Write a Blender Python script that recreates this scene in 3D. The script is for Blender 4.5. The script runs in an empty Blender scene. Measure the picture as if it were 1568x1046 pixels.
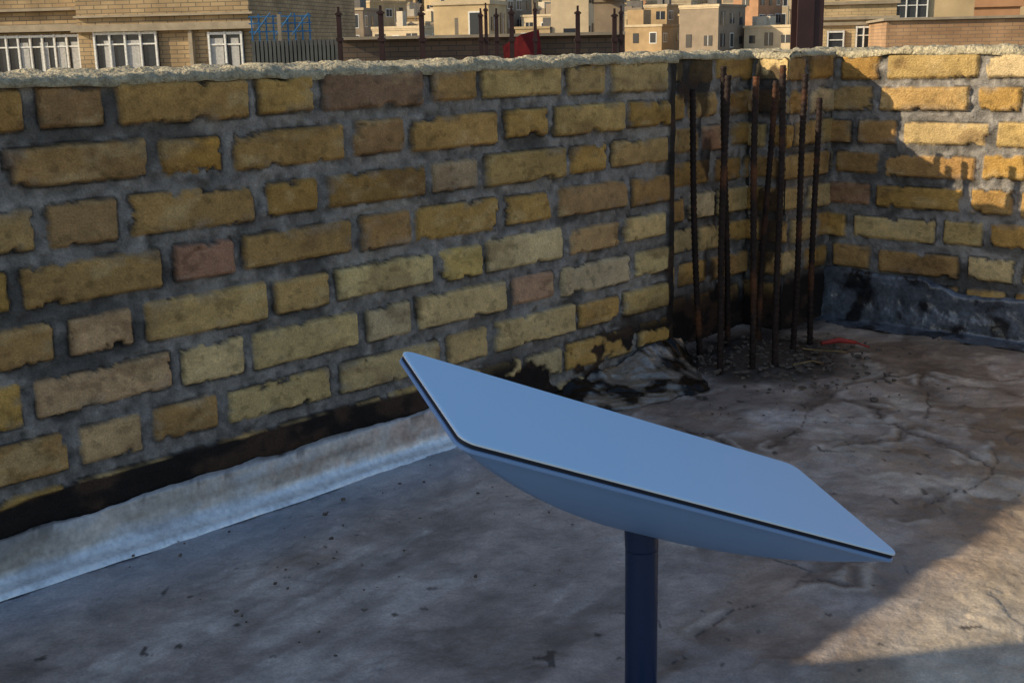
import bpy, math, random
import numpy as np
from mathutils import Vector, Matrix
rnd = random.Random(7)
scene = bpy.context.scene
V = Vector
# ---------------------------------------------------------------- helpers
def link(o, parent=None):
    scene.collection.objects.link(o)
    if parent is not None: o.parent = parent
    return o
def empty(name):
    e = bpy.data.objects.new(name, None); return link(e)
def _h(ix, iy, seed):
    with np.errstate(over='ignore'):
        n = (ix.astype(np.int64)*374761393 + iy.astype(np.int64)*668265263 + seed*1442695041) & 0xffffffff
        n = ((n ^ (n >> 13)) * 1274126177) & 0xffffffff
        n = (n ^ (n >> 16)) & 0xffffffff
    return n.astype(np.float64)/0xffffffff
def vn(x, y, seed=0):
    ix = np.floor(x); iy = np.floor(y); fx = x-ix; fy = y-iy
    fx = fx*fx*(3-2*fx); fy = fy*fy*(3-2*fy)
    a = _h(ix, iy, seed); b = _h(ix+1, iy, seed); c = _h(ix, iy+1, seed); d = _h(ix+1, iy+1, seed)
    return (a*(1-fx)+b*fx)*(1-fy)+(c*(1-fx)+d*fx)*fy
def fbm(x, y, seed=0, o=4):
    s = 0; a = .5; t = 0
    for k in range(o):
        s = s + a*vn(x*2**k+17.3*k, y*2**k-9.1*k, seed+k*13); t += a; a *= .55
    return s/t
def ss(a, b, x):
    t = np.clip((x-a)/(b-a), 0, 1); return t*t*(3-2*t)
def mixc(c, col, m):
    return c*(1-m[..., None]) + np.array(col)*m[..., None]
def grid_obj(name, P, C, mat, parent=None, flip=False):
    ny, nx = P.shape[:2]
    me = bpy.data.meshes.new(name)
    idx = np.arange(ny*nx).reshape(ny, nx)
    q = np.stack([idx[:-1, :-1], idx[:-1, 1:], idx[1:, 1:], idx[1:, :-1]], -1).reshape(-1, 4)
    if flip: q = q[:, ::-1]
    me.vertices.add(ny*nx); me.vertices.foreach_set('co', P.astype(np.float32).ravel())
    me.loops.add(q.size); me.loops.foreach_set('vertex_index', q.astype(np.int32).ravel())
    me.polygons.add(len(q)); me.polygons.foreach_set('loop_start', np.arange(0, q.size, 4, dtype=np.int32))
    me.polygons.foreach_set('loop_total', np.full(len(q), 4, dtype=np.int32))
    me.update(calc_edges=True)
    me.polygons.foreach_set('use_smooth', np.ones(len(q), dtype=bool))
    if C is not None:
        a = me.attributes.new('Col', 'FLOAT_COLOR', 'POINT')
        cc = np.ones((ny*nx, 4), dtype=np.float32); cc[:, :C.shape[-1]] = C.reshape(-1, C.shape[-1])
        a.data.foreach_set('color', cc.ravel())
    me.materials.append(mat)
    return link(bpy.data.objects.new(name, me), parent)
class Acc:
    def __init__(s): s.v = []; s.f = []; s.m = []
    def face(s, pts, m=0):
        b = len(s.v); s.v += [tuple(p) for p in pts]; s.f.append(tuple(range(b, b+len(pts)))); s.m.append(m)
    def box(s, c, size, rot=0, m=0, tilt=None):
        cx, cy, cz = c; sx, sy, sz = size[0]/2, size[1]/2, size[2]/2
        cr, sr = math.cos(rot), math.sin(rot); b = len(s.v)
        for dx, dy, dz in ((-1,-1,-1),(1,-1,-1),(1,1,-1),(-1,1,-1),(-1,-1,1),(1,-1,1),(1,1,1),(-1,1,1)):
            x, y, z = dx*sx, dy*sy, dz*sz
            s.v.append((cx+x*cr-y*sr, cy+x*sr+y*cr, cz+z))
        for f in ((0,3,2,1),(4,5,6,7),(0,1,5,4),(1,2,6,5),(2,3,7,6),(3,0,4,7)):
            s.f.append(tuple(b+i for i in f)); s.m.append(m)
    def tube(s, pts, rads, seg=10, m=0):
        rings = []
        for i, p in enumerate(pts):
            p = V(p); a = V(pts[max(i-1, 0)]); c = V(pts[min(i+1, len(pts)-1)])
            t = (c-a).normalized(); up = V((0, 1, 0)) if abs(t.z) > .9 else V((0, 0, 1))
            x = t.cross(up).normalized(); y = x.cross(t)
            b = len(s.v)
            r = rads[i] if hasattr(rads, '__len__') else rads
            for k in range(seg):
                an = 2*math.pi*k/seg; s.v.append(tuple(p+x*math.cos(an)*r+y*math.sin(an)*r))
            rings.append(b)
        for i in range(len(rings)-1):
            for k in range(seg):
                k2 = (k+1) % seg
                s.f.append((rings[i]+k, rings[i]+k2, rings[i+1]+k2, rings[i+1]+k)); s.m.append(m)
        s.f.append(tuple(rings[0]+k for k in reversed(range(seg)))); s.m.append(m)
        s.f.append(tuple(rings[-1]+k for k in range(seg))); s.m.append(m)
    def obj(s, name, mats, parent=None, smooth=False, bevel=0):
        me = bpy.data.meshes.new(name); me.from_pydata(s.v, [], s.f)
        for mt in mats: me.materials.append(mt)
        me.polygons.foreach_set('material_index', s.m)
        if smooth: me.polygons.foreach_set('use_smooth', [True]*len(s.f))
        me.update()
        o = link(bpy.data.objects.new(name, me), parent)
        if bevel:
            b = o.modifiers.new('b', 'BEVEL'); b.width = bevel; b.segments = 2
        return o
    def spin(s, px, py, an):
        c, q = math.cos(an), math.sin(an)
        s.v = [(px+(x-px)*c-(y-py)*q, py+(x-px)*q+(y-py)*c, z) for x, y, z in s.v]; return s
# ---------------------------------------------------------------- materials
def mat(name, col=(.5,.5,.5), rough=.8, metal=0, nscale=20, namt=.25, bump=.2, bscale=80, bdist=.004, attr=False, spec=.3, stain=None, coat=0, fine=0):
    m = bpy.data.materials.new(name); m.use_nodes = True
    nt = m.node_tree; N = nt.nodes; L = nt.links; b = N['Principled BSDF']
    b.inputs['Roughness'].default_value = rough; b.inputs['Metallic'].default_value = metal
    b.inputs['Specular IOR Level'].default_value = spec
    if coat: b.inputs['Coat Weight'].default_value = coat; b.inputs['Coat Roughness'].default_value = .12
    geo = N.new('ShaderNodeNewGeometry')
    if attr:
        a = N.new('ShaderNodeAttribute'); a.attribute_name = 'Col'; src = a.outputs['Color']
    else:
        r = N.new('ShaderNodeRGB'); r.outputs[0].default_value = (*col, 1); src = r.outputs[0]
    def noisescale(src, sc, amt, det):
        n = N.new('ShaderNodeTexNoise'); n.inputs['Scale'].default_value = sc; n.inputs['Detail'].default_value = det
        n.inputs['Roughness'].default_value = .65
        L.new(geo.outputs['Position'], n.inputs['Vector'])
        mr = N.new('ShaderNodeMapRange'); mr.inputs[1].default_value = .3; mr.inputs[2].default_value = .7
        mr.inputs[3].default_value = 1-amt; mr.inputs[4].default_value = 1+amt
        L.new(n.outputs['Fac'], mr.inputs[0])
        mx = N.new('ShaderNodeVectorMath'); mx.operation = 'SCALE'
        L.new(src, mx.inputs[0]); L.new(mr.outputs[0], mx.inputs['Scale']); return mx.outputs[0]
    out = noisescale(src, nscale, namt, 5) if namt else src
    if fine: out = noisescale(out, fine[0], fine[1], 3)
    if stain:
        n2 = N.new('ShaderNodeTexNoise'); n2.inputs['Scale'].default_value = stain[1]; n2.inputs['Detail'].default_value = 6
        L.new(geo.outputs['Position'], n2.inputs['Vector'])
        r2 = N.new('ShaderNodeMapRange'); r2.inputs[1].default_value = stain[2]; r2.inputs[2].default_value = stain[3]
        L.new(n2.outputs['Fac'], r2.inputs[0])
        mm = N.new('ShaderNodeMix'); mm.data_type = 'RGBA'; L.new(r2.outputs[0], mm.inputs[0])
        L.new(out, mm.inputs[6]); mm.inputs[7].default_value = (*stain[0], 1); out = mm.outputs[2]
    L.new(out, b.inputs['Base Color'])
    if bump:
        n3 = N.new('ShaderNodeTexNoise'); n3.inputs['Scale'].default_value = bscale; n3.inputs['Detail'].default_value = 5
        L.new(geo.outputs['Position'], n3.inputs['Vector'])
        bp = N.new('ShaderNodeBump'); bp.inputs['Strength'].default_value = bump; bp.inputs['Distance'].default_value = bdist
        L.new(n3.outputs['Fac'], bp.inputs['Height']); L.new(bp.outputs[0], b.inputs['Normal'])
    return m
def brick_mat(name, c1, c2, mortar, rowh=.09, bw=.3, rotz=0):
    m = bpy.data.materials.new(name); m.use_nodes = True
    nt = m.node_tree; N = nt.nodes; L = nt.links; b = N['Principled BSDF']; b.inputs['Roughness'].default_value = .9
    geo = N.new('ShaderNodeNewGeometry'); sp = N.new('ShaderNodeSeparateXYZ'); L.new(geo.outputs['Position'], sp.inputs[0])
    ad = N.new('ShaderNodeMath'); ad.operation = 'ADD'; L.new(sp.outputs[0], ad.inputs[0]); L.new(sp.outputs[1], ad.inputs[1])
    cb = N.new('ShaderNodeCombineXYZ'); L.new(ad.outputs[0], cb.inputs[0]); L.new(sp.outputs[2], cb.inputs[1])
    br = N.new('ShaderNodeTexBrick'); L.new(cb.outputs[0], br.inputs['Vector'])
    br.inputs['Color1'].default_value = (*c1, 1); br.inputs['Color2'].default_value = (*c2, 1); br.inputs['Mortar'].default_value = (*mortar, 1)
    br.inputs['Scale'].default_value = 1; br.inputs['Mortar Size'].default_value = rowh*.1
    br.inputs['Brick Width'].default_value = bw; br.inputs['Row Height'].default_value = rowh
    n = N.new('ShaderNodeTexNoise'); n.inputs['Scale'].default_value = 1.2; n.inputs['Detail'].default_value = 8; L.new(geo.outputs['Position'], n.inputs['Vector'])
    mr = N.new('ShaderNodeMapRange'); mr.inputs[1].default_value = .3; mr.inputs[2].default_value = .7; mr.inputs[3].default_value = .7; mr.inputs[4].default_value = 1.25
    L.new(n.outputs['Fac'], mr.inputs[0])
    mx = N.new('ShaderNodeVectorMath'); mx.operation = 'SCALE'; L.new(br.outputs['Color'], mx.inputs[0]); L.new(mr.outputs[0], mx.inputs['Scale'])
    L.new(mx.outputs[0], b.inputs['Base Color'])
    return m
M_brick = mat('brick_and_mortar', attr=True, rough=.9, nscale=60, namt=.18, bump=.8, bscale=260, bdist=.004, spec=.2, fine=(400, .22))
M_floor = mat('concrete_floor', attr=True, rough=.46, nscale=35, namt=.15, bump=.5, bscale=90, bdist=.005, spec=.5, fine=(300, .2))
M_cap = mat('cement_cap', (.42,.36,.24), nscale=50, namt=.4, bump=1, bscale=150, bdist=.008, fine=(260, .35))
M_core = mat('masonry_core', (.12,.11,.1))
M_foil = mat('aluminium_flashing', attr=True, rough=.36, metal=.35, nscale=14, namt=.2, bump=.5, bscale=26, bdist=.006, fine=(120, .2))
M_foil2 = mat('crumpled_foil', (.42,.38,.33), rough=.24, metal=.55, nscale=20, namt=.3, bump=.6, bscale=30, bdist=.008, stain=((.016,.015,.015), 10, .43, .50), fine=(120, .2), spec=.6)
M_skirt = mat('bitumen_membrane', (.115,.125,.145), rough=.22, metal=.1, nscale=22, namt=.5, bump=.8, bscale=24, bdist=.008, spec=.8, stain=((.02,.02,.022), 14, .50, .60), fine=(150, .3))
M_rust = mat('rusty_steel', (.026,.015,.012), rough=.7, metal=.2, nscale=40, namt=.5, bump=.6, bscale=200, bdist=.002, stain=((.13,.05,.02), 9, .56, .68))
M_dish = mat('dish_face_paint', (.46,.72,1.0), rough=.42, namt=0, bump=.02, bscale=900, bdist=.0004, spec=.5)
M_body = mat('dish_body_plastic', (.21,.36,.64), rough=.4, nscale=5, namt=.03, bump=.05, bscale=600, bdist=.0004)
M_edge = mat('dish_rim', (.78,.84,.9), rough=.35, nscale=5, namt=.02, bump=0)
M_seam = mat('dark_seam', (.008,.014,.03), rough=.5, bump=0)
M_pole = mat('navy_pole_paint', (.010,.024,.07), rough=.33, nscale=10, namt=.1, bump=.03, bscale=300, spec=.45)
M_rock = mat('rubble', (.12,.095,.075), nscale=60, namt=.5, bump=.6)
M_red = mat('red_plastic', (.36,.04,.03), rough=.5, bump=0)
M_yel = mat('yellow_wire', (.28,.18,.07), rough=.5, bump=0)
# ---------------------------------------------------------------- layout
K = np.array([.752, 2.825]); d1 = np.array([.7017, .7125]); n1 = np.array([.7125, -.7017]); d2 = np.array([.757, -.653]); n2 = np.array([-.653, -.757])
H = .617; PIT = .072
def flemish(start, s0, s1, seed, long=.212, short=.112):
    r = random.Random(seed); out = [start]; k = r.random() < .5
    while out[-1] < s1: out.append(out[-1]+(long if k else short)+r.uniform(-.008, .008)); k = not k
    k = r.random() < .5
    while out[0] > s0: out.insert(0, out[0]-(long if k else short)); k = not k
    return out
PAL = [(.52,.305,.085),(.49,.28,.08),(.42,.24,.075),(.55,.33,.10),(.51,.30,.095),(.45,.255,.08),(.57,.36,.14),(.48,.275,.10)]
PALE = [(.66,.47,.22),(.61,.42,.18),(.68,.51,.28),(.60,.41,.16)]
PINK = (.48,.26,.145)
def wall_sheet(name, org, du, nn, u0, u1, gaps, res, seed, parent, over=(), tar=None, dark=0., z0=-.01, pale=None, flip=False):
    us = np.arange(u0, u1+res*.5, res); zs = np.arange(z0, H+.001, res)
    U, Z = np.meshgrid(us, zs)
    sd = seed*97
    Zw = Z + .0035*(fbm(U*3, Z*2, sd+1, 2)-.5)*2 + .0013*(fbm(U*30, Z*30, sd+2, 3)-.5)*2
    Uw = U + .0018*(fbm(U*28+50, Z*28, sd+3, 3)-.5)*2
    row = np.clip(np.floor((H-Zw)/PIT + .0), 0, 8).astype(int)
    zc = H-.028-row*PIT
    C = np.zeros(U.shape+(3,)); D = np.full(U.shape, -1.); TL = np.zeros(U.shape)
    for i in range(9):
        g = np.array(gaps[i] if i < len(gaps) else flemish(.1+.05*i, u0-.3, u1+.3, seed*10+i))
        j = np.clip(np.searchsorted(g, Uw)-1, 0, len(g)-2)
        r = random.Random(seed*1000+i)
        cols = []; tls = []; ins = []
        for k in range(len(g)-1):
            c = r.choice(PAL); mid = (g[k]+g[k+1])/2
            p = pale(mid, i) if pale else .2
            q = r.random()
            if q < p: c = r.choice(PALE)
            elif q > .985: c = PINK
            f = r.uniform(.86, 1.14); c = tuple(x*f for x in c)
            for (ri, sm, cc) in over:
                if ri == i and g[k] < sm < g[k+1]: c = tuple(x*1.18 for x in cc)
            cols.append(c); tls.append(r.uniform(-.0035, .0035)); ins.append((r.uniform(.0065, .0115), r.uniform(.0065, .0115), r.uniform(-.0045, .0), r.uniform(-.0025, .0025)))
        cols = np.array(cols)*(.86 if i < 4 else 1.06); tls = np.array(tls); ins = np.array(ins)  # upper courses darker, lower lighter: floor bounce light put into the brick colour
        m = row == i
        dx = np.minimum(Uw-g[j]-ins[j, 0], g[j+1]-Uw-ins[j, 1]); dz = .028+ins[j, 2]-np.abs(Zw-zc-ins[j, 3])
        d = np.minimum(dx, dz)
        cr = .005
        a = np.clip(cr-dx, 0, None); b = np.clip(cr-dz, 0, None)
        d = np.where((a > 0) & (b > 0), cr-np.sqrt(a*a+b*b), d)
        D = np.where(m, d, D); C = np.where(m[..., None], cols[j], C); TL = np.where(m, tls[j], TL)
    fine = fbm(U*140, Z*140, sd+5, 3)-.5
    chip = ss(.62, .76, fbm(U*26, Z*30, sd+6, 4))*.007
    d = D - chip + fine*.003
    mask = ss(-.0010, .0018, d)
    mot = fbm(U*14, Z*26, sd+7, 5)
    C = C*(.68+.66*mot)[..., None]
    C = mixc(C, (.66,.49,.25), ss(.56, .72, fbm(U*17+9, Z*34, sd+8, 5))*.35)
    C = mixc(C, (.20,.11,.05), ss(.58, .70, fbm(U*9+3, Z*16+5, sd+9, 5))*.45)
    C = C*(1-.28*ss(.64, .72, fbm(U*60, Z*80, sd+10, 3)))[..., None]
    C = C*(1-dark)
    mo = fbm(U*70, Z*70, sd+11, 4)
    MC = np.array((.245,.225,.205))*(.25+1.5*mo)[..., None]
    MC = mixc(MC, (.42,.38,.33), ss(.52, .72, fbm(U*6, Z*10, sd+12, 4))*.55)
    MC = mixc(MC, (.06,.055,.05), ss(.53, .68, fbm(U*10+5, Z*14, sd+17, 5))*.7)
    MC = MC*(1-dark)
    sm = ss(.60, .72, fbm(U*20+30, Z*26+7, sd+13, 5))*.45*ss(.02, .0, D)
    m2 = mask*(1-sm)
    crev = np.exp(-((d+.001)/.0020)**2)*.75
    CC = MC*(1-m2[..., None]) + C*m2[..., None]
    CC = CC*(1-crev[..., None]*ss(.30, .6, vn(U*25, Z*25, sd+14))[..., None])
    hgt = -.010 + .0095*ss(-.001, .004, d) + (TL+.0015*(fbm(U*40, Z*40, sd+15, 3)-.5)*2)*mask + (1-mask)*(.011*(mo-.5)+.008*(fbm(U*14, Z*14, sd+16, 3)-.5))
    if tar is not None:
        t = tar(U, Z, sd)
        CC = mixc(CC, (.022,.017,.015), t)
        rs = ss(.5, .7, fbm(U*20, Z*30, sd+19, 4))*t
        CC = mixc(CC, (.075,.045,.03), rs*.8)
        hgt = hgt*(1-t) + t*(-.003+.006*(fbm(U*25, Z*25, sd+18, 4)-.5))
    P = np.zeros(U.shape+(3,))
    P[..., 0] = org[0]+du[0]*U+nn[0]*hgt; P[..., 1] = org[1]+du[1]*U+nn[1]*hgt; P[..., 2] = Z
    return grid_obj(name, P, CC, M_brick, parent, flip)
G1 = [
 [.614,.800,.919,1.133,1.242,1.457,1.571,1.780,1.886,2.10],
 [.55,.75,.962,1.08,1.29,1.403,1.617,1.730,1.935,2.04],
 [.614,.798,.915,1.130,1.247,1.459,1.567,1.775,1.888,2.10],
 [.55,.74,.95,1.082,1.285,1.40,1.61,1.72,1.93,2.04],
 [.62,.76,.918,1.128,1.24,1.45,1.56,1.77,1.878,2.09],
 [.55,.73,.945,1.07,1.29,1.398,1.605,1.72,1.93,2.04],
 [.60,.765,.895,1.115,1.23,1.452,1.655,1.77,1.88,2.09],
 [.55,.72,.93,1.04,1.25,1.36,1.57,1.68,1.89,2.0],
]
for i, g in enumerate(G1):
    k = i % 2
    while g[-1] < 3.4: g.append(g[-1]+(.212 if k else .112)); k = 1-k
OV = [(1,1.67,(.48,.26,.06)),(3,1.665,(.38,.20,.12)),(4,1.18,(.52,.36,.12)),(4,1.35,(.58,.43,.19)),(4,1.02,(.57,.43,.22)),
      (6,1.55,(.52,.37,.16)),(6,1.34,(.50,.36,.17)),(5,1.00,(.42,.25,.15)),(5,.84,(.48,.37,.22)),(5,1.5,(.52,.37,.16)),(5,1.34,(.45,.34,.19)),
      (4,1.82,(.46,.29,.15)),(2,1.19,(.46,.33,.19)),(0,1.35,(.26,.155,.09)),(3,.84,(.44,.27,.12)),(5,1.83,(.46,.29,.15)),(6,1.82,(.48,.31,.15)),
      (0,.86,(.46,.31,.13)),(0,.7,(.50,.35,.15)),(2,1.02,(.46,.30,.11)),(1,.85,(.50,.33,.12)),(7,1.0,(.42,.32,.17)),(1,1.84,(.36,.21,.08)),(1,1.51,(.40,.235,.08)),(2,1.67,(.42,.25,.09)),(2,1.83,(.38,.23,.10)),
      (0,1.67,(.46,.27,.09)),(0,1.83,(.33,.19,.08)),(3,1.5,(.42,.25,.09)),(3,1.34,(.42,.24,.09)),(3,1.83,(.42,.25,.09)),(1,1.18,(.46,.27,.09)),(1,1.35,(.33,.19,.08)),
      (0,1.2,(.42,.25,.09)),(4,1.5,(.46,.29,.11)),(4,1.66,(.48,.31,.12)),(5,1.18,(.55,.39,.18)),(4,.84,(.46,.29,.13)),(5,.65,(.52,.38,.17)),(6,1.0,(.52,.37,.17)),(6,1.17,(.50,.34,.15))]
w1 = empty('brick_parapet_wall')
def tar_and_edge(U, Z, sd):
    n = fbm(U*7, Z*14, sd+31, 4)
    lim = .108+.05*(n-.5)
    left = ss(1.10, 1.30, U)
    t = ss(.004, -.004, Z-lim)*left
    t2 = ss(.50, .56, fbm(U*16+2, Z*18, sd+33, 4))*ss(.16, .09, Z)*(1-left)
    edge = ss(.624, .614, U+.012*(n-.5))*.95  # black strip down the free end of the wall
    return np.clip(t+t2+edge, 0, 1)
wall_sheet('brick_face', K, -d1, n1, .600, 3.3, G1, .0028, 1, w1, OV, tar=tar_and_edge, pale=lambda u, i: .06+.32*(i >= 4)+.12*(u < 1.1), flip=False)
def tar2(U, Z, sd):
    return np.clip(ss(.57,.62, fbm(U*14, Z*5, sd+41, 4))*.8 + ss(.16, .08, Z+.04*fbm(U*9, Z*9, sd+42, 3)), 0, 1)
fg = lambda seed: [flemish(.05*((i*2) % 3), -.4, 3.0, seed*31+i) for i in range(9)]
wall_sheet('recess_back', K-.10*n1, -d1, n1, .185, .64, fg(2), .004, 2, w1, tar=tar2, dark=.0)
wall_sheet('recess_return', K-.20*d1-.10*n1, n1, -d1, 0, .10, fg(3), .004, 3, w1, tar=tar2, dark=.0, over=[(0, .05, (.60,.43,.20)), (0, .0, (.60,.43,.20)), (0, .09, (.60,.43,.20))])  # top course overridden pale yellow: sunlit patch painted into the brick colour
def tarc(U, Z, sd): return ss(.17, .12, Z+.03*fbm(U*9, Z*9, sd, 3))
wall_sheet('corner_return', K, -d1, n1, -.01, .20, fg(4), .004, 4, w1, tar=tarc, dark=.05)
def prism(acc, pts, z0, z1, m=0):
    n = len(pts); b = len(acc.v)
    for z in (z0, z1):
        for p in pts: acc.v.append((p[0], p[1], z))
    for k in range(n): acc.f.append((b+k, b+(k+1) % n, b+n+(k+1) % n, b+n+k)); acc.m.append(m)
    acc.f.append(tuple(b+n+k for k in range(n))); acc.m.append(m)
    acc.f.append(tuple(b+k for k in reversed(range(n)))); acc.m.append(m)
def q1(s, n): return K - s*d1 + n*n1
a = Acc()
prism(a, [q1(.603, -.019), q1(3.3, -.019), q1(3.3, -.23), q1(.603, -.23)], -.02, .607)
prism(a, [q1(.193, -.122), q1(.603, -.122), q1(.603, -.23), q1(.193, -.23)], -.02, .607)
prism(a, [q1(-.25, -.020), q1(.181, -.020), q1(.181, -.23), q1(-.25, -.23)], -.02, .607)
a.obj('core', [M_core], w1)
w2 = empty('brick_side_parapet_wall')
wall_sheet('brick_face', K, d2, n2, -.01, 2.6, fg(5), .0035, 5, w2, pale=lambda u, i: .3, flip=True)
def q2(s, n): return K + s*d2 + n*n2
a = Acc(); prism(a, [q2(.0, -.020), q2(0, -.23), q2(2.6, -.23), q2(2.6, -.020)], -.02, .607); a.obj('core', [M_core], w2)
# bitumen skirting at the foot of the side parapet
us = np.arange(-.01, 2.6, .005); J = np.arange(30); UU, JJ = np.meshgrid(us, J); t = JJ/29.
top = .128-.05*np.clip(UU, 0, 1)+.024*(fbm(UU*9, JJ*0., 50, 5)-.5)*2
Zz = np.where(t < .75, top*(1-t/.75)+.010*t/.75, .010-.006*(t-.75)/.25)
Nn = .003+.006*ss(0, .06, t)+.006*ss(.3, .7, t)+.05*ss(.72, 1, t)
Nn = Nn+(.005*(fbm(UU*10, t*3, 51, 3)-.5)*2+.004*(np.abs(fbm(UU*24, t*4, 52, 3)-.5)*2))*ss(0, .12, t)
Nn = np.where(JJ == 0, .0, Nn); Zz = Zz+.003*(fbm(UU*20, t*5, 53, 3)-.5)*2*(t > .1)
P = np.zeros(UU.shape+(3,)); P[..., 0] = K[0]+d2[0]*UU+n2[0]*Nn; P[..., 1] = K[1]+d2[1]*UU+n2[1]*Nn; P[..., 2] = Zz
grid_obj('bitumen_skirting', P, None, M_skirt, w2)
# cement cap
def cap(name, fq, s0, s1, nf, parent, seed, nb=-.235, res=.005):
    us = np.arange(s0, s1+res*.5, res)
    prof = [(nf-.001, H-.010), (nf+.001, H-.004), (nf+.001, H+.001), (nf-.003, H+.005), (nf-.010, H+.008)]
    prof += [(nf-.010+(nb-nf+.010)*t, H+.008) for t in np.linspace(.04, 1, 30)] + [(nb, H-.02)]
    prof = np.array(prof); A = np.arange(len(prof))
    U, J = np.meshgrid(us, A); Nn = prof[J, 0]; Z = prof[J, 1]
    big = (fbm(U*9, Nn*9+seed, seed, 4)-.5)*2; sm = (fbm(U*60, Nn*70+J*.3, seed+5, 3)-.5)*2
    lump = ss(.50, .75, fbm(U*24, Nn*30, seed+9, 3))
    front = (J < 5)
    Nn = Nn + np.where(front, .005*big+.004*sm, 0)
    Z = Z + .004*big + .003*sm + .006*lump*(J > 2)
    Z = np.where(J == 0, H-.006+.009*big, Z); Z = np.where(J == 1, np.minimum(Z, H+.003), Z)
    P = np.zeros(U.shape+(3,))
    o = np.array([fq(0, 0)]); du = fq(1, 0)-fq(0, 0); dn = fq(0, 1)-fq(0, 0)
    P[..., 0] = o[0, 0]+du[0]*U+dn[0]*Nn; P[..., 1] = o[0, 1]+du[1]*U+dn[1]*Nn; P[..., 2] = Z
    grid_obj(name, P, None, M_cap, parent)
cap('mortar_cap', q1, .597, 3.3, .0, w1, 5)
cap('mortar_cap_recess', q1, .19, .60, -.10, w1, 8)
cap('mortar_cap_corner', q1, -.24, .190, -.001, w1, 12)
cap('mortar_cap_return', lambda u, w: K-(.198+w)*d1+(u-.105)*n1, 0, .105, .0, w1, 21, nb=-.05, res=.004)
cap('mortar_cap', q2, .0, 2.6, -.001, w2, 15)
# unseen wall added beyond the frame to shade the dish and mast
M_b2 = brick_mat('shade_wall_brick', (.42,.29,.12), (.34,.23,.1), (.2,.19,.18), .072, .21)
st = empty('added_shade_wall')
a = Acc(); prism(a, [q1(3.0, .004), q1(5.2, .004), q1(5.2, -.24), q1(3.0, -.24)], -.02, 1.16); a.obj('walls', [M_b2], st)
a = Acc(); prism(a, [q1(2.99, .02), q1(5.3, .02), q1(5.3, -.255), q1(2.99, -.255)], 1.162, 1.20); a.obj('coping', [M_cap], st)
# ---------------------------------------------------------------- rooftop floor
def arr(segs):
    out = [segs[0][0]]
    for a0, b0, r in segs:
        n = max(1, int(round((b0-a0)/r))); out += list(np.linspace(a0, b0, n+1)[1:])
    return np.array(out)
us = arr([(-.4, -.1, .02), (-.1, 2.2, .0038), (2.2, 4.8, .03)]); ws = arr([(-.22, -.02, .02), (-.02, 1.15, .0038), (1.15, 3.2, .03)])
U, W = np.meshgrid(us, ws)
X = K[0]-d1[0]*U+n1[0]*W; Y = K[1]-d1[1]*U+n1[1]*W
def pdist(X, Y, pts):
    d = np.full(X.shape, 9.)
    for (ax, ay), (bx, by) in zip(pts[:-1], pts[1:]):
        vx, vy = bx-ax, by-ay; t = np.clip(((X-ax)*vx+(Y-ay)*vy)/(vx*vx+vy*vy), 0, 1)
        d = np.minimum(d, np.hypot(X-ax-t*vx, Y-ay-t*vy))
    return d
wx = X+.05*(fbm(X*7, Y*7, 3, 6)-.5)*2; wy = Y+.05*(fbm(X*7+40, Y*7, 4, 6)-.5)*2
cr = [[(.429,1.87),(.52,2.02),(.637,2.245),(.72,2.3),(.80,2.30),(.94,2.13),(1.2,2.0)],
      [(.542,1.559),(.696,1.704),(.809,1.915),(.90,2.0),(1.1,2.05)],
      [(.146,1.191),(.25,1.29),(.377,1.407),(.46,1.45)], [(.80,2.305),(.75,2.12),(.72,1.92)], [(.50,2.05),(.65,2.0),(.80,1.93)],
      [(.60,2.2),(.66,2.05),(.72,1.75)], [(.3,2.0),(.37,1.8),(.35,1.6)], [(.85,2.3),(.95,2.25),(1.05,2.3)], [(.35,1.38),(.42,1.37),(.44,1.42)],
      [(.95,2.1),(.90,1.95),(.82,1.8)], [(.70,1.95),(.60,1.85),(.50,1.84)], [(.22,1.5),(.30,1.45),(.377,1.407)]]
cd = np.full(X.shape, 9.)
for c in cr: cd = np.minimum(cd, pdist(wx, wy, c))
big = fbm(X*2.2, Y*2.2, 60, 5); mid = fbm(X*9, Y*9, 61, 5); sml = fbm(X*45, Y*45, 62, 4)
stk = fbm(U*3+W*1.2, W*16-U*3, 76, 6)
C = np.ones(X.shape+(3,))*np.array((.42,.355,.32))
C = C*(.25+.35*big+.45*mid+.65*stk)[..., None]
C = mixc(C, (.64,.58,.54), ss(.53, .66, fbm(U*3+8, W*13-U*2, 63, 6))*.5)
C = mixc(C, (.17,.13,.11), ss(.53, .66, fbm(X*5+3, Y*8+2, 64, 6))*.6)
C = mixc(C, (.27,.165,.10), ss(.52, .66, fbm(X*3+13, Y*4+2, 77, 6))*.6)
reg = ss(.0, .35, (X-.35)+.25*(big-.5))*ss(1.35, 1.65, Y)
C = mixc(C, (.38,.28,.20), reg*.6)
C = mixc(C, (.62,.53,.42), reg*ss(.50, .58, fbm(X*11, Y*9, 78, 6))*.6)
C = mixc(C, (.16,.10,.06), reg*ss(.50, .57, fbm(X*6+1, Y*6, 65, 6))*.7)
C = mixc(C, (.60,.49,.34), ss(.8, .95, W+.1*(big-.5))*ss(2.0, 1.5, Y)*.6)  # sunlit strip of floor painted paler and warmer
C = C*(.58+.84*fbm(X*28, Y*28, 79, 5))[..., None]
dark = ss(.055, .0, cd)
C = mixc(C, (.12,.08,.055), dark*.75*ss(.35, .6, fbm(X*12, Y*12, 66, 3)))
C = mixc(C, (.03,.022,.018), ss(.0030, .0006, cd)*ss(.44, .54, fbm(X*14, Y*14, 67, 3))*.8)
C = mixc(C, (.66,.58,.49), np.exp(-((cd-.016)/.007)**2)*ss(.48, .6, fbm(X*11, Y*11, 70, 3))*.5)
rd = np.hypot((X-.52), (Y-2.44)*1.0); wob = .16*(fbm(X*8, Y*8, 68, 6)-.5)
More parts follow.
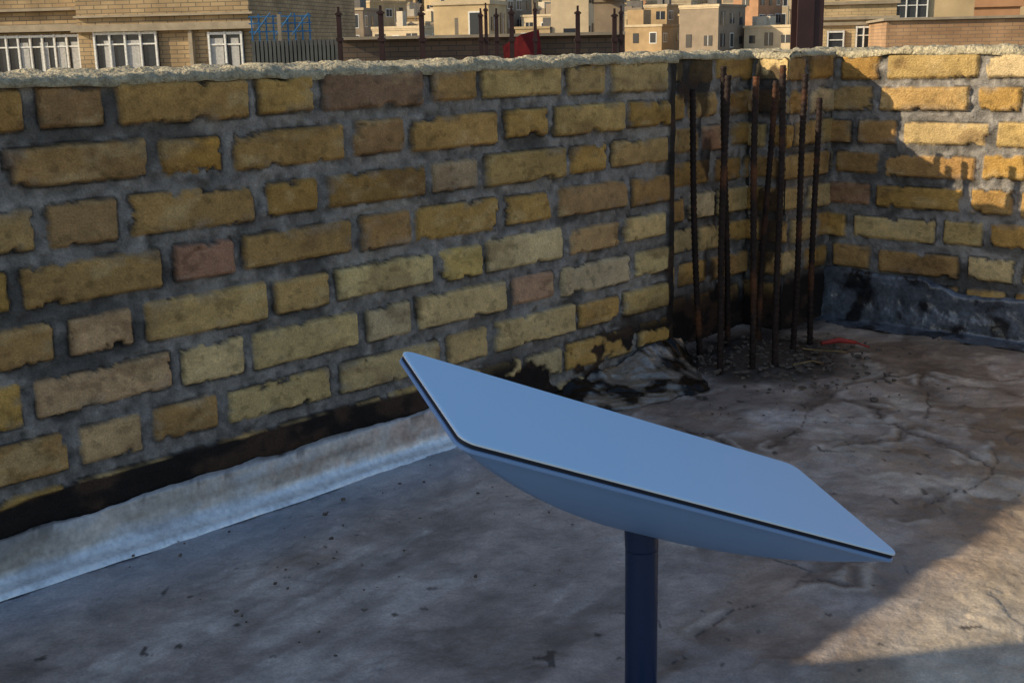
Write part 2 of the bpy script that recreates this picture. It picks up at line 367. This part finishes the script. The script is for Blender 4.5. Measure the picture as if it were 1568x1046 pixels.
C = mixc(C, (.035,.027,.022), ss(.26, .14, rd+wob)*.88)
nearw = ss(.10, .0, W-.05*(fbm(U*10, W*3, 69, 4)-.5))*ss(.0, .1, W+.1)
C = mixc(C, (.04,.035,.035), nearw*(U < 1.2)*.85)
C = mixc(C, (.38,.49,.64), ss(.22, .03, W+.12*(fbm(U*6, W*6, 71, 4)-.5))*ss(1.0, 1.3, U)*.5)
C = mixc(C, (.03,.026,.022), ss(.93, .95, vn(X*55, Y*55, 72))*ss(.5, .6, fbm(X*3, Y*3, 73, 3))*.8)
Zf = .006*(big-.5)*2 + .0035*(mid-.5)*2 + .0016*(sml-.5)*2 + reg*.005*(fbm(X*22, Y*22, 74, 5)-.5)*2 + .004*(stk-.5)
Zf += -.0014*ss(.005, .0, cd) + .0022*np.exp(-((cd-.016)/.009)**2)*ss(.45, .6, fbm(X*11, Y*11, 70, 3))
Zf += .010*ss(.2, .05, rd+wob)
Zf += .0022*ss(.55, .565, fbm(X*7+3, Y*7, 75, 6))+.0020*ss(.5, .51, fbm(X*12, Y*9+7, 83, 6))*reg
P = np.stack([X, Y, Zf], -1)
grid_obj('rooftop_floor', P, C, M_floor, None)
a = Acc(); prism(a, [q1(-.38, -.22), q1(4.8, -.22), q1(4.8, 3.2), q1(-.38, 3.2)], -10, -.03)
a.obj('building_below', [mat('render_wall', (.35,.3,.22))])
# ---------------------------------------------------------------- flashing
fl = empty('metal_flashing')
us = np.arange(1.08, 3.25, .005)
prof = np.array([(.001,.066),(.003,.068),(.005,.062),(.008,.053),(.011,.044),(.013,.036),(.015,.029),(.017,.022),(.020,.016),(.025,.0125),(.031,.010),(.036,.0085),(.039,.002)])
J = np.arange(len(prof))
UU, JJ = np.meshgrid(us, J); Nn = prof[JJ, 0]; Zz = prof[JJ, 1]; JF = JJ.astype(float)
wv = (fbm(UU*5, JJ*.25, 80, 4)-.5)*2; w2_ = (fbm(UU*22, JJ*.35, 81, 3)-.5)*2
Nn = Nn+.003*wv*(JJ > 0)+.002*w2_*(JJ > 1)+ (JJ > 7)*.010*(fbm(UU*3, JJ*0., 82, 4)-.5)*2
Zz = Zz+.003*wv+.002*w2_*(JJ < 9); Zz = np.where(JJ < 2, Zz+.012*(fbm(UU*12, JJ*0., 84, 5)-.5)*2, Zz)
FC = np.ones(UU.shape+(3,))*np.array((.46,.45,.45))
FC = mixc(FC, (.22,.19,.165), ss(.48, .64, fbm(UU*9, JF*.5, 91, 5))*ss(9, 4, JF)*.6)
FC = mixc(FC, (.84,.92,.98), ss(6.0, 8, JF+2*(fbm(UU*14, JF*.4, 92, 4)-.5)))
FC = mixc(FC, (.03,.025,.02), ss(.66, .70, fbm(UU*30, JF*.5, 93, 3))*ss(4, 1, JF)*.8)
P = np.zeros(UU.shape+(3,)); P[..., 0] = K[0]-d1[0]*UU+n1[0]*Nn; P[..., 1] = K[1]-d1[1]*UU+n1[1]*Nn; P[..., 2] = Zz
grid_obj('strip', P, FC, M_foil, fl)
us = np.arange(.58, 1.06, .004); J = np.arange(34)
UU, JJ = np.meshgrid(us, J); t = JJ/33.
edge = .018*(fbm(UU*14, JJ*0., 86, 4)-.5)*2
topz = (.020+.035*ss(1.0, .68, UU))+edge
wd = .04+.095*ss(1.04, .76, UU)*ss(.56,.70,UU)+.03*(fbm(UU*9, JJ*0., 89, 4)-.5)*2
Nn = .004+wd*t**.95; Zz = topz*(1-t)**1.8+.0015+.003*ss(1., .9, t)
c1_ = (fbm(UU*12, t*2, 87, 3)-.5)*2; c2_ = np.abs(fbm(UU*14+t*4, t*2, 88, 3)-.5)*2
Nn = Nn+.006*c1_*ss(0, .1, t); Zz = Zz+(.004*c1_+.007*c2_)*ss(0, .2, t)*ss(1, .8, t)
P = np.zeros(UU.shape+(3,)); P[..., 0] = K[0]-d1[0]*UU+n1[0]*Nn; P[..., 1] = K[1]-d1[1]*UU+n1[1]*Nn; P[..., 2] = Zz
grid_obj('crumpled_end', P, None, M_foil2, fl)
# ---------------------------------------------------------------- rebar
rb = empty('rusty_rebar_column')
bars = [(.413,2.336,.589,.002,.000),(.482,2.354,.587,-.003,.0),(.532,2.359,.604,-.002,.003),(.593,2.477,.585,.004,0),(.650,2.558,.533,.0,.004),
        (.392,2.455,.56,-.012,0),(.470,2.56,.60,-.01,.0),(.545,2.60,.57,.01,0)]
for i, (x, y, zt, lx, ly) in enumerate(bars):
    a = Acc(); pts = []; rr = []; z = -.005; k = 0; ph = rnd.random()*6
    while z < zt:
        t = z/zt
        pts.append((x+lx*t*2+.0025*math.sin(z*9+ph), y+ly*t*2+.002*math.cos(z*7+ph), z)); rr.append(.0072 if k % 3 == 0 else .0059); z += .004; k += 1
    a.tube(pts, rr, 8); a.obj('bar_%d' % (i+1), [M_rust], rb, smooth=True)
# rubble
a = Acc()
import bmesh
bm0 = bmesh.new(); bmesh.ops.create_icosphere(bm0, subdivisions=1, radius=1)
iv = [v.co.copy() for v in bm0.verts]; ifc = [[v.index for v in f.verts] for f in bm0.faces]
for k in range(560):
    if k < 380: x = rnd.gauss(.52, .13); y = rnd.gauss(2.42, .11); r = rnd.uniform(.002, .007)
    else:
        u = rnd.uniform(.0, 1.9); w = abs(rnd.gauss(.03, .25)); p = q1(u, w+.01); x, y = p; r = rnd.uniform(.0010, .0032)
    b = len(a.v); sx, sy, sz = rnd.uniform(.6, 1.5), rnd.uniform(.6, 1.5), rnd.uniform(.3, .8); z = .004+r*.3
    if math.hypot(x-.52, y-2.44) < .2: z += .006
    for v in iv:
        j = rnd.uniform(.75, 1.25); a.v.append((x+v.x*r*sx*j, y+v.y*r*sy*j, z+v.z*r*sz*j))
    for f in ifc: a.f.append(tuple(b+q for q in f)); a.m.append(0)
a.obj('rubble', [M_rock])
a = Acc(); a.tube([(.66,2.50,.02),(.70,2.51,.024),(.735,2.50,.02)], [.004,.006,.004], 8); a.tube([(.735,2.50,.02),(.76,2.49,.012)], .002, 6)
a.obj('red_plastic_tag', [M_red], smooth=True)
a = Acc(); a.tube([(.60,2.42,.03),(.64,2.45,.018),(.68,2.42,.022),(.70,2.44,.014)], .0013, 6)
a.tube([(.56,2.33,.02),(.60,2.335,.026),(.63,2.36,.012)], .0012, 6); a.obj('loose_wire', [M_yel], smooth=True)
# ---------------------------------------------------------------- dish
dish = empty('satellite_internet_dish')
l = V((.851, .3627, -.3813)).normalized(); s = V((-.328, .9323, .1554)); s = (s-l*s.dot(l)).normalized(); n = l.cross(s).normalized()
cen = V((.137, 1.108, .264)); hl, hs = .2475, .099
def loop(hL, hS, r, h, seg=8):
    pts = []
    r = min(r, hL*.98, hS*.98)
    for cx, cy, a0 in ((hL-r, hS-r, 0), (-hL+r, hS-r, 90), (-hL+r, -hS+r, 180), (hL-r, -hS+r, 270)):
        for k in range(seg+1):
            an = math.radians(a0+90*k/seg); pts.append(cen+l*(cx+r*math.cos(an))+s*(cy+r*math.sin(an))+n*h)
    return pts
def loft(name, loops, m, capt=True, capb=True, smooth=True):
    a = Acc(); nn = len(loops[0]); b = 0
    for lp in loops: a.v += [tuple(p) for p in lp]
    for i in range(len(loops)-1):
        for k in range(nn):
            k2 = (k+1) % nn; a.f.append((i*nn+k, (i+1)*nn+k, (i+1)*nn+k2, i*nn+k2)); a.m.append(0)
    if capt: a.f.append(tuple(range(nn))); a.m.append(0)
    if capb: a.f.append(tuple(reversed(range((len(loops)-1)*nn, len(loops)*nn)))); a.m.append(0)
    o = a.obj(name, [m], dish, smooth=smooth)
    if smooth:
        o.modifiers.new('es', 'EDGE_SPLIT').split_angle = math.radians(35)
    return o
R = .014
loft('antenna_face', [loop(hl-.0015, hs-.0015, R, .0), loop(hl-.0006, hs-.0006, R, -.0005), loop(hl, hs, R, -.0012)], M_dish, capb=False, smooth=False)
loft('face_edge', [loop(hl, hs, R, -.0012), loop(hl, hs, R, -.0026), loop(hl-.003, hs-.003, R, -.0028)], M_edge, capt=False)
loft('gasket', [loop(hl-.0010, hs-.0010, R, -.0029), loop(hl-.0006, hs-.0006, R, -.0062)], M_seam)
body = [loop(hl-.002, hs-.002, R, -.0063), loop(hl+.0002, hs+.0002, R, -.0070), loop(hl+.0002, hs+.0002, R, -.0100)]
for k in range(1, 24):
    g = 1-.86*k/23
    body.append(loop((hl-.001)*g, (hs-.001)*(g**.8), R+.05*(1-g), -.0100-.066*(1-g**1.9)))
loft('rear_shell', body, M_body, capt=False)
a = Acc(); px, py = .124, 1.110
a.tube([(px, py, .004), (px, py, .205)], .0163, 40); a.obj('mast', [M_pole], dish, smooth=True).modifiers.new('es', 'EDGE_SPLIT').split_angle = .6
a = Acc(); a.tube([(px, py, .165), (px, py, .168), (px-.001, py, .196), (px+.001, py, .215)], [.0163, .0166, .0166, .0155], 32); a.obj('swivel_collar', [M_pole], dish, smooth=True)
a = Acc()
for an in (-2, 187, 268):
    r_ = math.radians(an); a.box((px+math.cos(r_)*.055, py+math.sin(r_)*.055, .0075+.001*(an > 0)+.001*(an > 200)), (.09, .018, .009), r_)
a.obj('stand_base', [M_pole], dish, bevel=.002)
# ---------------------------------------------------------------- background
M_ground = mat('dusty_ground', (.26,.21,.15), nscale=.05, namt=.3, bump=0, stain=((.16,.14,.11), .02, .45, .6))
xs = np.linspace(-900, 900, 120); ys = np.concatenate([np.linspace(-900, 40, 30), np.linspace(50, 520, 60), np.linspace(540, 1800, 30)])
XX, YY = np.meshgrid(xs, ys)
def terr(x, y):
    return -10+np.clip(y-60, 0, 500)*.075+np.clip(y-420, 0, 1400)*.05+ (fbm(np.asarray(x)*.004+5, np.asarray(y)*.004+5, 90, 4)-.5)*np.clip((np.asarray(y)-300)/300, 0, 1)*50
P = np.stack([XX, YY, terr(XX, YY)], -1); grid_obj('ground', P, None, M_ground)
def pX(x, D): return (x-775)*D/1905
def pZ(x, y, D): return .65+(85.7-.02*x-y)*D/1890
M_walls = [mat('plaster_%d' % i, c, nscale=.6, namt=.2, bump=0) for i, c in enumerate([(.52,.38,.21),(.58,.46,.30),(.42,.29,.155),(.60,.51,.39),(.42,.23,.125),(.55,.41,.23),(.28,.22,.16)])]
M_glass = mat('window_glass', (.035,.04,.05), rough=.15, bump=0, spec=.5)
M_white = mat('white_frame', (.75,.74,.70), rough=.5, bump=0)
M_roof = mat('flat_roof', (.16,.145,.13), nscale=1, bump=0)
def house(a, cx, cy, w, d, z0, z1, rot, wi, r, gl=7, wh=8, rf=9, sp=2.4):
    a.box((cx, cy, (z0+z1)/2), (w, d, z1-z0), rot, wi)
    a.box((cx, cy, z1+.06), (w-.5, d-.5, .1), rot, rf)
    c_, s_ = math.cos(rot), math.sin(rot)
    def P(lx, ly): return cx+lx*c_-ly*s_, cy+lx*s_+ly*c_
    for sx, sy, ln in ((0, -1, w), (0, 1, w), (-1, 0, d), (1, 0, d)):
        x, y = P(sx*(w/2), sy*(d/2)); a.box((x, y, z1+.15), ((ln+.3) if sy else .25, .25 if sy else (ln-.3), .35), rot, wi if r.random() < .6 else 1)
    ns = max(1, int((z1-z0-1.5)/3.0))
    for side in (0, 1, 2):
        L_ = w if side == 0 else d
        nw = max(1, int(L_/sp))
        if r.random() < .08: continue
        for f in range(ns):
            zc = z1-1.6-f*3.0
            if r.random() < .4 and side == 0:
                x, y = P(0, -d/2-.02); a.box((x, y, zc+1.45), (w+.1, .12, .18), rot, 1)
            for k in range(nw):
                if r.random() < .12: continue
                o = (k+.5)*L_/nw-L_/2; ww = r.choice((.9, 1.3, 1.7)); hh = r.choice((1.1, 1.4, 1.8))
                if side == 0: x, y = P(o, -d/2-.01); sz = (ww, .10, hh); sf = (ww+.25, .05, hh+.25)
                elif side == 1: x, y = P(-w/2-.01, o); sz = (.10, ww, hh); sf = (.05, ww+.25, hh+.25)
                else: x, y = P(w/2+.01, o); sz = (.10, ww, hh); sf = (.05, ww+.25, hh+.25)
                if r.random() < .35: a.box((x, y, zc), sf, rot, wh)
                a.box((x, y, zc), sz, rot, gl)
                if ww > 1.2:
                    ln = (.07, .14, hh) if side == 0 else (.14, .07, hh); a.box((x, y, zc), ln, rot, wh)
    for k in range(r.randint(0, 3)):
        x, y = P(r.uniform(-w/3, w/3), r.uniform(-d/3, d/3)); q = r.uniform(.8, 2.4)
        a.box((x, y, z1+q/2+.1), (r.uniform(.8, 3), r.uniform(.8, 3), q), rot, r.choice((wi, 3, 6, 9)))
    if r.random() < .3:
        x, y = P(r.uniform(-w/3, w/3), r.uniform(-d/3, d/3)); a.box((x, y, z1+1.5), (.12, .12, 3), rot, 9)
HM = M_walls+[M_glass, M_white, M_roof]
a = Acc(); r = random.Random(23); yb = 185
while yb < 560:
    x = -yb*.47
    while x < yb*.47:
        w = r.uniform(4.5, 9.0); d = r.uniform(6, 9); yy = yb+r.uniform(-6, 6); z = float(terr(np.array(x), np.array(yy)))
        hgt = r.choice((3.4, 3.8, 4.2, 6.4, 6.6, 7.5))
        house(a, x, yy, w, d, z-2, z+hgt, math.radians(r.choice((-22, -30, -38, -14))+r.uniform(-4, 4)), r.choice((0, 0, 1, 1, 2, 2, 3, 4, 5, 5, 6)), r)
        x += w+r.uniform(.3, 5)*(1+yb/400)
    yb += r.uniform(12, 16)*(1+yb/600)
a.obj('distant_town', HM)
# left brick apartment building, D~30
M_b3 = brick_mat('tan_brick', (.43,.31,.17), (.34,.235,.125), (.16,.13,.09), .10, .30)
M_con = mat('concrete_band', (.34,.28,.20), nscale=3, bump=0)
M_cur = mat('curtain', (.45,.44,.42), bump=0)
bl = empty('brick_apartment_building'); D = 30
xl, xm, xr = -24, pX(97, D), pX(385, D); RA = (xr, D, -.20)
a = Acc()
a.box(((xl+xm)/2, D+4.6, -1.5), (xm-xl, 8, 17), 0, 0); a.box(((xm+xr)/2, D+4, -1.5), (xr-xm, 8, 17), 0, 0); a.spin(*RA).obj('walls', [M_b3], bl)
a = Acc()
zb = pZ(200, 44, D)
a.box(((xm+xr)/2+.05, D-.06, zb), (xr-xm+.25, .30, .17)); a.box(((xl+xm)/2-.1, D+.5, zb+.05), (xm-xl-.2, .30, .17))
a.box(((xm+xr)/2+.05, D-.04, zb+.28), (xr-xm+.15, .16, .05)); a.box(((xl+xm)/2-.1, D+.5, zb+.5), (xm-xl-.2, .2, .06))
a.box((pX(290, D), D-.05, 0), (.10, .2, 2.3)); a.spin(*RA).obj('concrete_bands', [M_con], bl)
def window(acc, x0, x1, z0, z1, y, nb):
    acc.box(((x0+x1)/2, y+.02, (z0+z1)/2), (x1-x0, .06, z1-z0), 0, 0)
    acc.box(((x0+x1)/2, y-.02, z1-.04), (x1-x0, .08, .06), 0, 1); acc.box(((x0+x1)/2, y-.02, z0+.04), (x1-x0, .08, .08), 0, 1)
    acc.box(((x0+x1)/2, y-.018, z1-.30), (x1-x0-.02, .06, .035), 0, 1)
    for k in range(nb+1):
        x = x0+.03+(x1-x0-.06)*k/nb; acc.box((x, y-.022, (z0+z1)/2), (.05, .09, z1-z0-.003), 0, 1)
a = Acc()
window(a, pX(-75, D), pX(80, D), -.6, pZ(40, 54, D), D+.56, 7); window(a, pX(125, D), pX(233, D), -.6, pZ(180, 50, D), D-.04, 4); window(a, pX(317, D), pX(374, D), -.6, pZ(350, 50, D), D-.04, 2)
a.box((pX(330, D), D-.05, .2), (.35, .02, 1.5), 0, 2); a.box((pX(150, D), D-.05, .2), (.25, .02, 1.5), 0, 2); a.box((pX(190, D), D-.05, .2), (.35, .02, 1.5), 0, 2); a.box((pX(360, D), D-.05, .2), (.2, .02, 1.5), 0, 2)
for x in (15, 45, -20, 70): a.box((pX(x, D), D+.54, .2), (.22, .02, 1.5), 0, 2)
a.spin(*RA).obj('windows', [M_glass, M_white, M_cur], bl)
# neighbouring rooftop: parapet + posts
nb = empty('neighbour_rooftop'); D = 15
M_dk = brick_mat('dark_brick', (.13,.09,.06), (.10,.07,.05), (.05,.045,.04), .06, .2)
M_cor = mat('grey_sheet', (.10,.105,.10), nscale=3, bump=0); M_steel = mat('oxide_steel', (.035,.018,.018), nscale=8, namt=.3, bump=0)
a = Acc(); a.box(((pX(520, D)+pX(957, D))/2, D+.1, -3.6), (pX(957, D)-pX(520, D), .2, 8.8), 0, 0)
zt = pZ(700, 58, D); a.v = [(x, y, zt if z > 0 else z) for x, y, z in a.v]; a.obj('parapet', [M_dk], nb)
a = Acc(); x = pX(388, D)
while x < pX(518, D): a.box((x, D+.05, (pZ(450, 63, D)-8)/2), (.035, .07, pZ(450, 63, D)+8), 0, 0); x += .05
a.box((pX(453, D), D+.11, -3.7), (pX(518, D)-pX(388, D), .05, 8.8), 0, 0); a.obj('sheet_fence', [M_cor], nb)
a = Acc(); a.box((pX(738, D), D+.05, pZ(700, 57, D)), (pX(957, D)-pX(520, D), .3, .035)); a.obj('coping', [M_con], nb)
a = Acc(); a.box((1.0, D+6, -5.2), (14, 11.5, 9.6)); a.obj('building_mass', [M_walls[6]], nb)
for i, (x, yt, wpx) in enumerate([(521,22,8),(585,20,9),(647,22,9),(737,24,7),(745,16,6),(761,24,7),(784,20,8),(820,16,6),(885,20,8),(941,24,8),(951,20,6)]):
    a = Acc(); X_ = pX(x, D-1); zt = pZ(x, yt, D-1); w_ = wpx*.0062
    a.box((X_, D-1, (zt-2)/2), (w_, w_, zt+2)); a.box((X_, D-1, zt-.02), (w_*1.5, w_*1.5, .02)); a.box((X_, D-1, pZ(x, 62, D-1)), (w_*1.5, w_*1.5, .04))
    a.box((X_, D-1, zt+.03), (w_*.5, w_*.5, .06)); a.obj('steel_post', [M_steel])
a = Acc(); y = D-.6; a.face([(pX(775, y), y, .2), (pX(832, y), y, .3), (pX(826, y), y+.1, pZ(800, 47, y)), (pX(798, y), y, pZ(800, 54, y)), (pX(770, y), y, pZ(770, 84, y)+.1)])
a.face([(pX(765, y), y+.3, .2), (pX(800, y), y+.3, .2), (pX(798, y), y, pZ(800, 54, y)), (pX(785, y), y+.3, pZ(785, 62, y))])
a.obj('red_tarp', [mat('red_tarp_cloth', (.16,.012,.014), nscale=4, namt=.4, bump=.3, bscale=6, bdist=.05)])
for x, yt in ((700, 30), (430, 25)):
    a = Acc(); a.box((pX(x, 18), 18, (pZ(x, yt, 18)-3)/2), (.05, .05, pZ(x, yt, 18)+3)); a.obj('aerial_mast', [M_con])
a = Acc(); y = 22; M_blue = mat('blue_paint', (.03,.14,.32), bump=0)
for x in range(388, 480, 11): a.box((pX(x, y), y, .3), (.025, .025, 2*(pZ(x, 22+(x*7) % 9, y)-.3)))
for yy_ in (28, 38, 50): a.box((pX(432, y), y-.05, pZ(432, yy_, y)), (1.1, .02, .022))
for x0 in (392, 425, 450): a.tube([(pX(x0, y), y-.08, pZ(x0, 55, y)), (pX(x0+26, y), y-.08, pZ(x0, 24, y))], .011, 6)
a.obj('blue_scaffold_railing', [M_blue])
a = Acc(); D = 5; X_ = pX(1235, D)
a.box((X_, D, 0), (.012, .09, 5)); a.box((X_-.018, D-.051, 0), (.066, .010, 5)); a.box((X_+.022, D-.051+.004, 0), (.062, .010, 5.01)); a.box((X_, D+.05, 0), (.105, .01, 5))
a.obj('steel_column', [mat('oxide_column', (.05,.026,.026), rough=.5, nscale=6, namt=.2, bump=0)])
def fhouse(name, x0, x1, ytop, D, rot, wi, dep=9, z0=-12, seed=1, sp=2.6):
    e = empty(name); a = Acc(); w = pX(x1, D)-pX(x0, D)
    house(a, (pX(x0, D)+pX(x1, D))/2, D+dep/2, w, dep, z0, pZ((x0+x1)/2, ytop, D), rot, wi, random.Random(seed), sp=sp); a.obj('walls_and_windows', HM, e)
fhouse('concrete_house', 850, 908, -40, 90, -.2, 1, dep=3, seed=3, sp=1.4); fhouse('concrete_house', 908, 956, 6, 95, -.2, 6, dep=3, seed=4, sp=1.6)
fhouse('plaster_house', 676, 765, 10, 105, -.3, 5, dep=5, seed=5, sp=1.7)
M_ob = brick_mat('orange_brick', (.46,.28,.15), (.40,.23,.12), (.26,.18,.12), .10, .3)
e = empty('brick_house'); D = 35; a = Acc(); x0, x1 = pX(1357, D), pX(1700, D); zt = pZ(1450, 32, D)
a.box(((x0+x1)/2, D+3, (zt-12)/2), (x1-x0, 6, zt+12)); a.spin(x0, D, -.2).obj('walls', [M_ob], e)
a = Acc(); a.box(((x0+x1)/2, D+3, zt+.04), (x1-x0+.2, 6.2, .07)); a.spin(x0, D, -.2).obj('coping', [M_con], e)
e = empty('brick_house'); D = 41; a = Acc(); x0, x1 = pX(1256, D), pX(1366, D); zt = pZ(1300, 4, D); R2 = (x0, D, -.25)
a.box(((x0+x1)/2, D+3, (zt-12)/2), (x1-x0, 6, zt+12), .0); a.spin(*R2).obj('walls', [brick_mat('yellow_brick', (.56,.42,.23), (.50,.36,.19), (.34,.26,.16), .1, .3)], e)
a = Acc()
for yy_ in (8, 30, 38): a.box(((x0+x1)/2, D-.04, pZ(1300, yy_, D)), (x1-x0+.2, .16, .10))
a.spin(*R2).obj('ledges', [M_con], e)
a = Acc(); window(a, pX(1308, D), pX(1352, D), -.3, pZ(1330, 41, D), D-.04, 4); window(a, pX(1266, D), pX(1292, D), .3, pZ(1280, 48, D), D-.04, 1); a.spin(*R2).obj('windows', [M_glass, M_white], e)
e = empty('brick_house'); D = 50; a = Acc(); x0, x1 = pX(1362, D), pX(1482, D); R3 = (x0, D, -.25)
a.box(((x0+x1)/2, D+3, -3), (x1-x0, 6, 20)); a.spin(*R3).obj('walls', [M_walls[5]], e)
a = Acc(); window(a, pX(1368, D), pX(1416, D), pZ(1390, 32, D), pZ(1390, 0, D), D-.04, 3); a.spin(*R3).obj('windows', [M_glass, M_white], e)
fhouse('plaster_house', 1484, 1600, 12, 60, -.3, 4, seed=12); fhouse('plaster_house', 1600, 1750, -10, 70, -.3, 0, seed=13)
# ---------------------------------------------------------------- light
Ld = V((1, .176, -.44)).normalized()
sun = bpy.data.lights.new('sun', 'SUN'); sun.energy = 5; sun.angle = math.radians(.5); sun.color = (1, .84, .58)
so = link(bpy.data.objects.new('sun', sun)); so.rotation_euler = Ld.to_track_quat('-Z', 'Y').to_euler()
w = bpy.data.worlds.new('World'); scene.world = w; w.use_nodes = True
sk = w.node_tree.nodes.new('ShaderNodeTexSky'); sk.sky_type = 'NISHITA'; sk.sun_disc = False
sk.sun_elevation = math.asin(-Ld.z); sk.sun_rotation = math.atan2(-Ld.x, -Ld.y) % (2*math.pi)
sk.air_density = 1.1; sk.dust_density = 1.2; sk.ozone_density = 1.5
bg = w.node_tree.nodes['Background']; bg.inputs[1].default_value = .15; w.node_tree.links.new(sk.outputs[0], bg.inputs[0])
# ---------------------------------------------------------------- camera
cam = bpy.data.cameras.new('camera'); cam.lens = 42.47; cam.sensor_width = 36; cam.clip_end = 5000; cam.clip_start = .02
co = link(bpy.data.objects.new('camera', cam)); p = math.atan(453/1850)
co.matrix_world = Matrix.Translation((0, 0, .65)) @ Matrix.Rotation(math.pi/2-p, 4, 'X') @ Matrix.Rotation(-.02, 4, 'Z')
scene.camera = co
scene.view_settings.view_transform = 'Standard'; scene.view_settings.look = 'None'; scene.view_settings.exposure = 0
